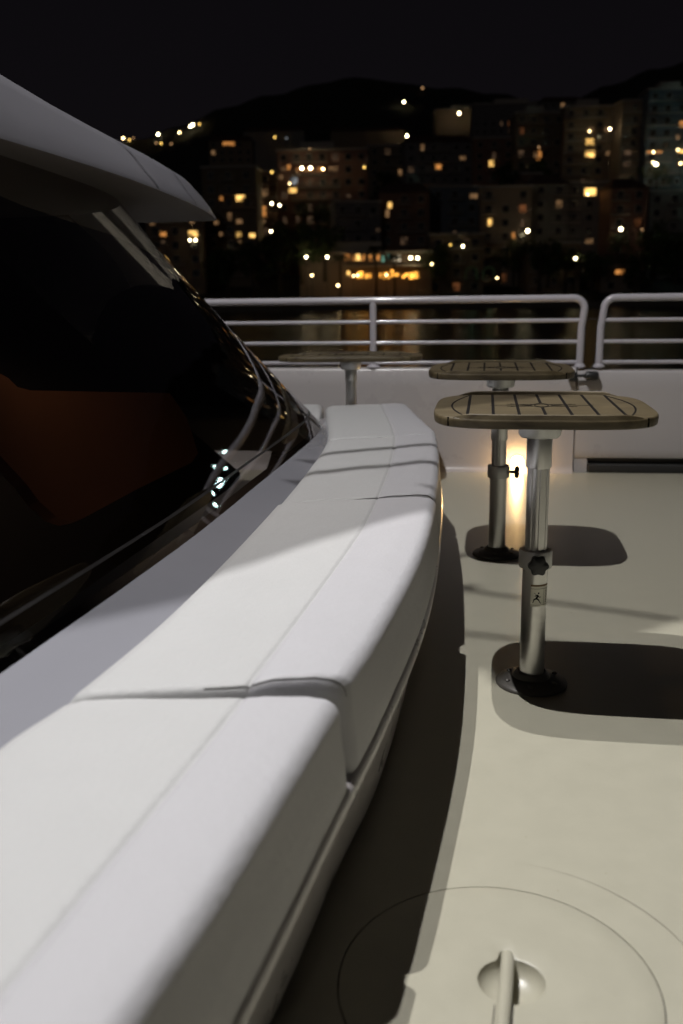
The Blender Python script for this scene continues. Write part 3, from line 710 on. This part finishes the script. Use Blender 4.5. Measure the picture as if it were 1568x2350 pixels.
lit_list = [ # x, y, w, h (display px of the photo), kind
 (508,455,6,9,'orange'),(549,455,13,12,'amber'),(559,450,5,6,'amber'),(497,510,9,9,'dim'),(549,508,14,9,'dim'),(443,536,20,11,'amber'),(441,510,10,6,'dim'),(508,537,7,8,'dim'),(548,538,11,10,'amber'),(579,540,12,9,'amber'),(550,556,6,8,'dim'),(375,538,12,12,'orange'),(350,512,10,8,'dim'),(375,555,8,6,'faint'),
 (607,485,8,22,'orange'),(592,430,6,8,'dim'),(592,407,8,12,'dim'),(606,508,6,6,'dim'),(672,437,17,9,'amber'),(675,414,15,12,'grey'),(645,407,8,8,'dim'),
 (663,384,7,10,'orange'),(700,389,38,7,'orange'),(735,389,12,8,'orange'),(765,388,20,9,'dim'),(650,388,10,7,'dim'),
 (895,471,8,12,'amber'),(800,450,9,6,'faint'),(803,492,10,10,'dim'),(803,512,12,16,'dim'),(525,330,25,7,'orange'),
 (1006,383,13,10,'orange'),(1062,362,12,8,'dim'),(1127,332,16,8,'dim'),(1128,375,10,12,'amber'),(975,436,8,10,'orange'),(1087,450,16,10,'dim'),(1125,510,8,14,'amber'),(1179,541,6,14,'orange'),(1196,502,22,14,'orange'),(1236,365,7,8,'orange'),(1237,352,6,13,'orange'),(1235,352+4,14,12,'orange'),(1177,445,6,8,'dim'),
 (1275,327,8,10,'orange'),(1354,326,17,12,'amber'),(1354,353,19,13,'amber'),(1355,298,12,10,'dim'),(1395,352,8,8,'dim'),(1440,350,16,10,'faint'),(1440,375,16,12,'faint'),(1355,440,24,15,'amber'),(1352,553,16,10,'dim'),(1394,298,10,10,'dim'),
 (1513,349,12,6,'orange'),(1563,346,14,8,'amber'),(1565,285,10,12,'orange'),(1560,376,12,6,'dim'),(1423,624,20,9,'orange'),(1555,315,8,10,'dim'),(1490,349,8,6,'orange'),
 (1230,355,8,10,'dim'),(835,380,6,6,'faint'),(868,528,8,6,'faint'),(1070,550,8,5,'faint'),(1470,548,10,8,'faint'),
]
used = set()
def building(x0, x1, yt, yb, D, wm, label, kind='flat', yaw=0, ww=1.5, wh=1.7, sx=3.2, sz=3.1, balc=True, depth=12, dark=True):
    pl = PY(x0, yb, D); pr = PY(x1, yb, D); pt = PY((x0+x1)/2, yt, D)
    W = pr.x-pl.x; Xc = (pl.x+pr.x)/2; base = min(pl.z, terr(Xc, D)-1, terr(pl.x, D)-1, terr(pr.x, D)-1); Hh = pt.z-base
    root = empty('building', (Xc, D, base), yaw); tag(root, label, 'building')
    root['group'] = 'buildings on the far shore'
    bm = B(); box(bm, -W/2, W/2, 0, depth, 0, Hh)
    obj('wall', bm, wm, root, smooth=False)
    bm = B()
    if kind == 'gable':
        a = [(-W/2-.5,-.6,Hh-.15),(W/2+.5,-.6,Hh-.15),(W/2+.5,depth+.6,Hh-.15),(-W/2-.5,depth+.6,Hh-.15)]; rdg = [(-W/2+2,depth/2,Hh+2.4),(W/2-2,depth/2,Hh+2.4)]
        v = [bm.verts.new(p) for p in a+rdg]
        for f in ((0,1,5,4),(1,2,5),(2,3,4,5),(3,0,4),(3,2,1,0)): bm.faces.new([v[i] for i in f])
    else:
        box(bm, -W/2-.25, W/2+.25, -.3, depth+.3, Hh+.002, Hh+.5)
        if W > 14: box(bm, -W/4, W/8, 3, 8, Hh+.502, Hh+2.6)
    obj('roof', bm, M_roof if kind == 'gable' else M_slab, root, smooth=False)
    # facade plane helpers
    fx = Vector((math.cos(yaw), math.sin(yaw), 0)); fn = Vector((-math.sin(yaw), math.cos(yaw), 0)); O = Vector((Xc, D, base))
    cells = []
    for k, (lx_, ly, lw, lh, kd) in enumerate(lit_list):
        if k in used or not (x0 <= lx_ <= x1 and yt <= ly <= yb+14): continue
        r = ray(lx_, ly); o = Vector((0,0,CH)); t = (O-o).dot(fn)/r.dot(fn); p = o+r*t-O
        u = p.dot(fx); z = p.z
        if abs(u) > W/2 or z > Hh or z < 1: continue
        used.add(k); wd = lw/F*D; hg = lh/F*D
        ob = bpy.data.objects.new('lit_window', PM[kd]); col.objects.link(ob); ob.parent = root; ob.location = (u, 0, z-hg/2); ob.scale = (wd, 1, hg)
        cells.append((u, z, wd, hg))
    nf = max(1, int((Hh-1)/sz)); nc = max(1, int((W-1)/sx)); cnt = 0; fl0 = max(0, nf-9)
    rows_ = []
    if dark:
      for j in range(fl0, nf):
        for i in range(nc):
            u = -W/2+(i+.5)*W/nc; z = Hh-(nf-j)*sz+.6
            if any(abs(u-c[0]) < (ww+c[2])/2+.3 and abs(z+wh/2-c[1]) < (wh+c[3])/2+.2 for c in cells): continue
            if cnt >= 70 or R.random() < .04: continue
            if R.random() < .10:
                kd = R.choice(['faint','faint','dim','faint','faint2']); ob = bpy.data.objects.new('lit_window', PM[kd]); col.objects.link(ob); ob.parent = root; ob.location = (u, 0, z); ob.scale = (ww*R.choice([.6,1]), 1, wh); cnt += 1; continue
            ob = bpy.data.objects.new('window', WM); col.objects.link(ob); ob.parent = root; ob.location = (u, 0, z); ob.scale = (ww, 1, wh); cnt += 1
    if balc:
        c0 = R.choice([0, 1]); 
        for j in range(fl0, nf):
            z = Hh-(nf-j)*sz+.25
            a = -W/2+W/nc*c0+.2; b_ = a+W/nc*max(1, nc//2+R.choice([0, 1]))-.4; b_ = min(b_, W/2-.2)
            bm = B(); box(bm, a, b_, -1.3, -.002, z-.18, z)
            for q in range(int((b_-a)/.9)+1): box(bm, a+q*.9, a+q*.9+.07, -1.28, -1.22, z-.01, z+.9)
            box(bm, a, b_, -1.3, -1.2, z+.898, z+1.0)
            obj('balcony', bm, M_slab, root, smooth=False)
    return root
blds = [
 (845,935,335,450,310,7,'ochre block behind the terrace building, with no bright window','flat',.06),
 (1085,1290,238,330,430,2,'long dim hillside block under the middle of the ridge','flat',-.02),
 (760,930,300,350,520,1,'low hillside villa row above the terrace building','gable',.03),
 (560,700,300,350,500,6,'hillside villas on the dark slope left of centre','gable',-.05),
 (1150,1240,400,500,262,0,'rose block half hidden behind the cream tower','flat',.05),
 (985,1110,540,640,214,7,'low dark block right of the waterfront restaurant','flat',-.04),
 (1210,1330,560,650,216,1,'low quay building below the stone block','flat',.03),
 (340,470,480,600,222,1,'low sand coloured apartment block at the far left of the shore, lit window pair','gable',.10),
 (470,592,385,585,232,7,'ochre block with several amber windows, right of the visor tip','flat',-.08),
 (585,640,395,560,246,0,'narrow rose block with one tall orange window, left of the terrace building','flat',.05),
 (640,845,345,520,258,4,'wide terracotta building with bright terrace lights along its top floor','flat',-.03),
 (480,580,322,342,420,1,'small hillside house with an orange lit front, high on the left','gable',0),
 (770,875,465,590,226,2,'grey block with faintly lit stair windows, above the left end of the restaurant','flat',.12),
 (870,985,440,590,230,0,'rose block with one small bright window, above the restaurant','gable',-.05),
 (985,1100,430,600,238,5,'bluish block with dim windows, left of the slim cream tower','flat',.07),
 (930,1085,325,440,300,2,'grey upper terrace block with an amber window, above the centre of the shore','gable',.04),
 (1085,1180,318,430,296,4,'terracotta upper block with a small amber window near its right side','flat',-.06),
 (1100,1215,430,610,228,3,'cream tower above the bright street lamp right of centre','flat',-.10),
 (1215,1300,420,600,234,6,'stone block with a pale end wall, left of the dark gap with trees','gable',.08),
 (1180,1290,260,430,290,7,'tall ochre block with a column of orange windows','flat',.03),
 (1295,1400,420,590,236,2,'grey block with one wide amber window, right of the stone block','flat',-.05),
 (1395,1480,430,600,228,4,'terracotta block behind the street lamp and the lit green tree','gable',.06),
 (1290,1420,245,415,284,1,'sand coloured upper block with three stacked amber windows','flat',-.04),
 (1420,1478,232,415,276,3,'slim pale tower with faint windows, beside the tall block at the right','flat',.05),
 (1478,1600,205,415,270,5,'tallest bluish block at the right edge with several small lights','flat',-.06),
 (1480,1600,440,600,232,6,'dark stone block low at the right edge behind trees','flat',.04),
 (1240,1340,232,290,400,2,'grey hilltop building just below the skyline on the right','gable',0),
 (1000,1150,250,285,520,1,'long sand coloured building high on the hill above a single lamp','flat',0),
 (1380,1470,604,640,214,3,'low cream quayside house with one orange window at the right','gable',.03),
]
for q in blds:
    x0, x1, yt, yb, D, wi, lab, kd, yaw = q
    building(x0, x1, yt, yb, D, wall_m[wi], lab, kd, yaw, balc=(D < 320), depth=10, dark=D < 450)
# --- waterfront restaurant
rest = building(690, 990, 582, 664, 209, wall_m[1], 'long two storey waterfront restaurant glowing amber by the quay', 'flat', 0, balc=False, dark=False, depth=8)
O = Vector(rest.location)
def rest_pane(px, py, w, h, kd, dy=-.02):
    p = PY(px, py, 209)-O; ob = bpy.data.objects.new('lit_window', PM[kd]); col.objects.link(ob); ob.parent = rest
    ob.location = (p.x, dy, p.z-h/F*209/2); ob.scale = (w/F*209, 1, h/F*209)
for px, w, kd in ((770,6,'dim'),(782,5,'dim'),(797,11,'orange'),(812,6,'orange'),(822,10,'amber'),(834,7,'orange'),(850,7,'orange'),(868,6,'orange'),(879,5,'green'),(892,5,'green'),(905,5,'white'),(915,7,'white'),(925,6,'dim'),(935,6,'dim'),(948,6,'dim')):
    rest_pane(px, 592+R.uniform(-2,2), w, 13, kd)
px = 800
while px < 962:
    w = R.choice([5,7,9]); h = R.choice([6,9,14])
    if not (855 < px < 868): rest_pane(px, 631+R.uniform(-5,5), w, h, R.choice(['terrace','terrace','terrace','amber','white' if R.random() < .3 else 'orange']))
    px += w+R.uniform(1,5)
bm = B(); a = PY(790, 612, 209)-O; c = PY(965, 612, 209)-O; box(bm, a.x, c.x, -3.5, -.2, a.z-.15, a.z+.15); obj('canopy', bm, M_slab, rest, smooth=False)
# --- lamps
M_pole = mat('lamp_post_iron', (.03,.03,.03), .6)
GL = {'white': emit('globe_white', (1,.84,.5), 24), 'warm': emit('globe_warm', (1,.72,.34), 15), 'amber': emit('globe_amber', (1,.62,.14), 4.5), 'dim': emit('globe_dim', (1,.55,.25), 1.0), 'grey': emit('globe_grey', (.8,.85,.9), .5)}
GLC = emit('globe_cool', (.65,1,.95), 60)
lamp_meshes = {}
def street_lamp(px, py, kd, label, r=.26, D=None):
    if D: p = PY(px, py, D)
    else:
        p = hit(px, py, 4.5)
        if p.y > 300: r = r*p.y/300
    g = terr(p.x, p.y)
    hgt = max(1.5, min(9, p.z-g+.3)) if p.z-g < 12 else 4
    key = (kd, round(hgt), round(r, 2))
    t = empty('street_lamp', (p.x, p.y, p.z)); tag(t, label, 'lamp', 'lamps on the far shore and hill')
    if ('p', round(hgt)) not in lamp_meshes:
        bm = B(); lathe(bm, [(.12,-round(hgt)),(.10,-round(hgt)+.8),(.06,-round(hgt)+1),(.045,-.15)], 8); bmesh.ops.recalc_face_normals(bm, faces=bm.faces)
        me = bpy.data.meshes.new('post'); bm.to_mesh(me); bm.free(); me.materials.append(M_pole); lamp_meshes[('p', round(hgt))] = me
    if key not in lamp_meshes:
        bm = B(); bmesh.ops.create_icosphere(bm, subdivisions=2, radius=r); me = bpy.data.meshes.new('globe'); bm.to_mesh(me); bm.free(); me.materials.append(GL[kd]); lamp_meshes[key] = me
    for nm, me in (('post', lamp_meshes[('p', round(hgt))]), ('globe', lamp_meshes[key])):
        ob = bpy.data.objects.new(nm, me); col.objects.link(ob); ob.parent = t
    return p
lamps = [
 (1054,260,'white','bright lamp alone on the upper hill, right of centre',.3),(927,234,'white','bright lamp high on the hill, left of two hilltop lamps',.27),(970,202,'dim','faint pinkish lamp, highest on the hill',.3),
 (934,312,'white','bright lamp on the hillside right above the grey terrace block',.27),(1002,305,'grey','small grey lamp right of the hillside bright lamp',.25),
 (283,317,'warm','lamp lowest left on the skyline, beside the visor',.3),(297,321,'amber','amber lamp just right of the lowest left skyline lamp',.25),(306,317,'dim','faint lamp, third of the left skyline row',.22),
 (363,308,'white','double bright lamp on the left skyline',.32),(370,329,'amber','amber lamp below the double bright skyline lamp',.26),(359,328,'dim','dim lamp left of the amber lamp below the skyline',.24),(393,330,'dim','dim amber lamp right of the amber lamp',.25),
 (412,304,'warm','single lamp between the two skyline clusters',.27),(437,290,'white','left lamp of the white skyline row',.28),(443,286,'white','second lamp of the white skyline row',.3),(458,285,'amber','amber lamp ending the white skyline row',.25),
 (631,315,'amber','small orange lamp on the dark slope above the ochre block',.22),(711,342,'dim','dim lamp above the terracotta terrace building',.22),(658,317,'grey','barely lit lamp right of the small orange slope lamp',.2),
 (624,395,'amber','orange lamp at the left corner of the terrace building',.26),(836,384,'amber','orange lamp at the right corner of the terrace building',.26),
 (693,386,'white','left lamp of the bright terrace pair',.36),(713,386,'white','right lamp of the bright terrace pair',.36),(742,388,'warm','third terrace lamp right of the pair',.3),
 (665,421,'warm','left lamp of the small pair under the terrace',.2),(675,421,'grey','right grey lamp of the small pair under the terrace',.3),
 (624,467,'white','left lamp of the pair below the tall orange window',.25),(642,471,'white','right lamp of the pair below the tall orange window',.24),
 (622,531,'white','bright lamp alone above the dark left shore',.26),(436,551,'white','left lamp of the pair at the low left block',.24),(449,551,'white','right lamp of the pair at the low left block',.27),
 (739,545,'dim','dim lamp in the dark left of the grey block',.22),
 (703,590,'white','left bright lamp before the restaurant',.3),(751,590,'white','right bright lamp before the restaurant',.3),(716,632,'warm','amber lamp on the quay left of the restaurant',.26),(776,655,'warm','lamp lowest on the quay, left of the restaurant terrace',.3),
 (943,592,'white','left of the two bright lamps at the restaurant eaves',.34),(959,592,'white','right of the two bright lamps at the restaurant eaves',.34),(991,606,'warm','yellow lamp just right of the restaurant',.24),
 (812,633,'warm','left of the small pair on the restaurant terrace',.22),(821,632,'warm','right of the small pair on the restaurant terrace',.24),(887,631,'warm','yellow lamp in the middle of the restaurant terrace',.22),
 (1034,562,'amber','small amber lamp right of the restaurant roof',.22),(1063,565,'white','white lamp beside the small amber lamp',.27),
 (1211,530,'white','largest bright street lamp, right of centre above the rail',.42),(1141,638,'warm','lamp low between the two green arches',.22),
 (1321,593,'white','white lamp low on the dark right shore',.30),(1425,526,'white','bright street lamp above the lit green tree',.40),(1474,527,'dim','faint lamp right of the bright street lamp',.22),
 (1506,377,'white','brightest lamp at the tall block on the right',.40),(1499,373,'warm','smaller lamp touching the brightest one at the right',.26),(1500,349,'warm','lamp above the brightest one at the right',.25),
 (1400,296,'white','lamp at the upper right beside the stacked windows',.27),(1353,301,'warm','lamp above the three stacked amber windows',.22),(1349,446,'warm','lamp at the lower left corner of the wide amber window',.22),
 (1562,375,'warm','lamp at the right edge below the small lights',.25),(1556,344,'warm','lamp at the right edge beside an amber window',.22),(1237,338,'dim','small lamp topping the column of orange windows',.22),
]
near_y = {}
bl_sorted = sorted(blds, key=lambda q: q[4])
lp = []
for px, py, kd, lab, r in lamps:
    D = None
    for q in bl_sorted:
        if q[0]-4 <= px <= q[1]+4 and q[2]-4 <= py <= q[3]+10: D = q[4]-7; break
    if 690 <= px <= 992 and 580 <= py <= 664: D = 204.5
    if py > 560 and D is None: D = 207
    D = D or None
    p = street_lamp(px, py, kd, lab, r*(1.0 if D is None else D/260)*.95, D)
    lp.append((px, py, p))
for px, py, t_, s_ in ((519,1038,6.88,.13),(508,1073,6.68,.10),(497,1076,6.60,.11),(505,1108,6.52,.07),(511,1104,6.56,.075),(497,1116,6.48,.067),(488,1135,6.36,.06),(498,1160,6.32,.03)):
    p = wpt(t_, s_); e_ = .02; nn = (wpt(t_+e_, s_)-wpt(t_-e_, s_)).cross(wpt(t_, s_+e_)-wpt(t_, s_-e_)).normalized()
    d_ = (p-Vector((0,0,CH))).normalized(); r_ = d_-2*d_.dot(nn)*nn; q = p+r_*250
    o = empty('street_lamp', q); tag(o, 'cool white lamp of the harbour beyond the right side, mirrored in the windscreen', 'lamp', 'cool lamps mirrored in the windscreen')
    bm = B(); bmesh.ops.create_icosphere(bm, subdivisions=2, radius=.5); obj('globe', bm, GLC, o)
    bm = B(); lathe(bm, [(.12,-9),(.05,-.3)], 8); obj('post', bm, M_pole, o)
# real light from a few of the brightest lamps
def near(px, py): return [p for a, b, p in lp if (a, b) == (px, py)][0]
for k, W_ in (((1211,530),500),((1425,526),500),((1506,377),500),((703,590),300),((751,590),300),((943,592),600),((693,386),700),((713,386),400),((622,531),200),((1400,296),200)):
    p = near(*k); point('lamp_glow', (p.x, p.y-.9, p.z-.1), W_*.07, (1,.78,.5), .3)
for px in (800,840,890,930): p = PY(px, 640, 205.5); point('terrace_glow', p, 22, (1,.42,.08), .5)
# green lit arches in the quay wall
M_stone = mat('arch_stone', (.14,.17,.11), .9, noise=.3, nscale=.6)
for i, cx in enumerate((1082,1122)):
    bm = B(); p = PY(cx, 642, 206); n_ = 14; ro, ri = 1.35, .95; prof = []
    o_ = [(-ro,0)]+[(ro*math.cos(math.pi-math.pi*k/n_), 1.6+ro*math.sin(math.pi*k/n_)*.9) for k in range(n_+1)]+[(ro,0)]
    i_ = [(ri,0)]+[(ri*math.cos(math.pi*k/n_), 1.5+ri*math.sin(math.pi*k/n_)*.9) for k in range(n_+1)]+[(-ri,0)]
    pts = o_+i_
    f_ = [bm.verts.new((a, 0, b)) for a, b in pts]; g_ = [bm.verts.new((a, .8, b)) for a, b in pts]; L_n = len(pts)
    m_ = len(o_)
    for k in range(m_-1):
        k2 = L_n-1-k
        for q, flip in ((f_, 0), (g_, 1)): bm.faces.new((q[k], q[k+1], q[k2-1], q[k2]) if not flip else (q[k2], q[k2-1], q[k+1], q[k]))
    for k in range(L_n): bm.faces.new((f_[k], g_[k], g_[(k+1)%L_n], f_[(k+1)%L_n]))
    ar = obj('garden_arch', bm, M_stone, smooth=False); ar.location = p
    tag(ar, ('left' if i == 0 else 'right')+' green lit arch on the dark shore right of the restaurant', 'arch', 'green lit arches')
    point('arch_glow', p+Vector((0,-2.2,.8)), 6, (.6,1,.55), .3)
# --- trees
M_leaf = mat('foliage', (.05,.075,.022), .85, noise=.5, nscale=.7); M_bark = mat('bark', (.06,.045,.03), .9, noise=.4, nscale=3)
M_palm = mat('palm_frond', (.045,.06,.02), .7, noise=.3, nscale=2)
def crown_mesh(seed, rx, rz, n=900):
    rr = random.Random(seed); bm = B(); cl = [(Vector((rr.gauss(0,.45)*rx, rr.gauss(0,.45)*rx, rz+rr.uniform(-.75,.8)*rz)), rr.uniform(.28,.5)*rx) for _ in range(12)]
    for _ in range(n):
        c, r = rr.choice(cl); d = Vector((rr.gauss(0,1), rr.gauss(0,1), rr.gauss(0,1))).normalized()*r*rr.uniform(.6,1.05); p = c+d
        a = Vector((rr.gauss(0,1), rr.gauss(0,1), rr.gauss(0,1))).normalized(); b_ = a.orthogonal().normalized(); s = rr.uniform(.16,.34)*(rx/3)**.5
        bm.faces.new([bm.verts.new(p+a*s), bm.verts.new(p+b_*s*.6), bm.verts.new(p-a*s), bm.verts.new(p-b_*s*.6)])
    me = bpy.data.meshes.new('crown'); bm.to_mesh(me); bm.free(); me.materials.append(M_leaf); return me
crowns = [crown_mesh(s, 3.0, 2.6) for s in (1,2,3)]
def trunk_mesh():
    bm = B(); tube(bm, [(0,0,-3),(.05,0,0),(.0,.1,2.4)], [.32,.26,.18], 8)
    for k in range(4):
        a = k*1.6; tube(bm, [(0,.1,1.6),(.8*math.cos(a),.8*math.sin(a),2.8),(1.5*math.cos(a),1.5*math.sin(a),4.2)], [.14,.09,.04], 6)
    bmesh.ops.recalc_face_normals(bm, faces=bm.faces); me = bpy.data.meshes.new('trunk'); bm.to_mesh(me); bm.free(); me.materials.append(M_bark); return me
TR = trunk_mesh()
tree_spots = [(1420,560,'round tree lit green by the street lamp above it',1.0),(1508,398,'tree lit green under the brightest lamp at the right',1.0),(1180,585,'dark tree left of the largest street lamp',1.2),(1240,590,'dark tree right of the largest street lamp',1.3),
 (1300,600,'dark tree in front of the stone block',1.3),(1500,560,'dark tree before the low block at the right edge',1.7),(1555,580,'dark tree farthest right on the shore',1.8),(1360,610,'dark tree above the low quayside house',1.2),
 (640,570,'dark tree left of the restaurant lamps',1.7),(580,600,'dark tree below the ochre block',1.5),(520,610,'dark tree on the far left shore',1.5),(690,560,'tall dark tree behind the restaurant lamps',1.5),(745,560,'dark tree behind the left end of the restaurant',1.4),
 (1235,385,'dark tree before the column of orange windows',1.0),(1160,400,'dark tree between the two upper blocks',1.1),(890,420,'dark tree above the rose block',1.2),(730,490,'dark tree under the terrace building',1.4),(1010,600,'dark tree right of the restaurant',1.2),(1460,615,'dark tree right of the low quayside house',1.3)]
for i, (px, py, lab, s) in enumerate(tree_spots):
    D = 208.
    for q in bl_sorted:
        if q[0] <= px <= q[1] and q[2] <= py <= q[3]: D = q[4]-8; break
    if i == 0: D = near(1425,526).y-2.0
    if i == 1: D = near(1506,377).y-1.5
    p = PY(px, py, D); t = empty('tree', (p.x, p.y, p.z-2.6*s), R.uniform(0,6)); t.scale = (s,s,s); tag(t, lab, 'tree', 'trees on the far shore')
    for nm, me in (('trunk', TR), ('crown', crowns[i%3])):
        ob = bpy.data.objects.new(nm, me); col.objects.link(ob); ob.parent = t
def palm(px, py_top, D, label, seed):
    rr = random.Random(seed); p = PY(px, py_top, D); g = ZW+1.02; h = p.z-g; t = empty('palm_tree', (p.x, D, g)); tag(t, label, 'palm tree', 'palm trees before the restaurant')
    bm = B(); tube(bm, [(0,0,0),(.15,0,h*.4),(.05,0,h*.8),(0,0,h)], [.26,.2,.18,.2], 10); obj('trunk', bm, M_bark, t)
    bm = B()
    for k in range(20):
        a = 2*math.pi*k/20+rr.uniform(-.1,.1); up = rr.uniform(.1,1.2); L = rr.uniform(2.0,2.8); rows = []
        for i in range(7):
            q = i/6; r = L*q; z = h+up*math.sin(q*2.2)-1.5*q*q; w_ = .32*math.sin(math.pi*min(.97,q+.08)); d = Vector((math.cos(a), math.sin(a), 0)); sd = Vector((-d.y, d.x, 0))
            c = d*r+Vector((0,0,z)); rows.append([c+sd*w_+Vector((0,0,-.15*w_/.3)), c, c-sd*w_+Vector((0,0,-.15*w_/.3))])
        grid(bm, rows)
    obj('crown', bm, M_palm, t)
palm(862, 572, 203, 'tall dark palm standing before the middle of the restaurant', 1)
palm(905, 590, 202, 'shorter dark palm just right of the tall palm', 2)
palm(780, 592, 203, 'dark palm at the left end of the restaurant', 3)
# ------------------------------------------------------------------ render settings
sc.view_settings.view_transform = 'Standard'; sc.view_settings.look = 'None'; sc.view_settings.gamma = 1; sc.view_settings.exposure = 0
sc.render.engine = 'CYCLES'; sc.cycles.use_denoising = True
sc.cycles.max_bounces = 8; sc.cycles.sample_clamp_indirect = 3; sc.cycles.caustics_reflective = False
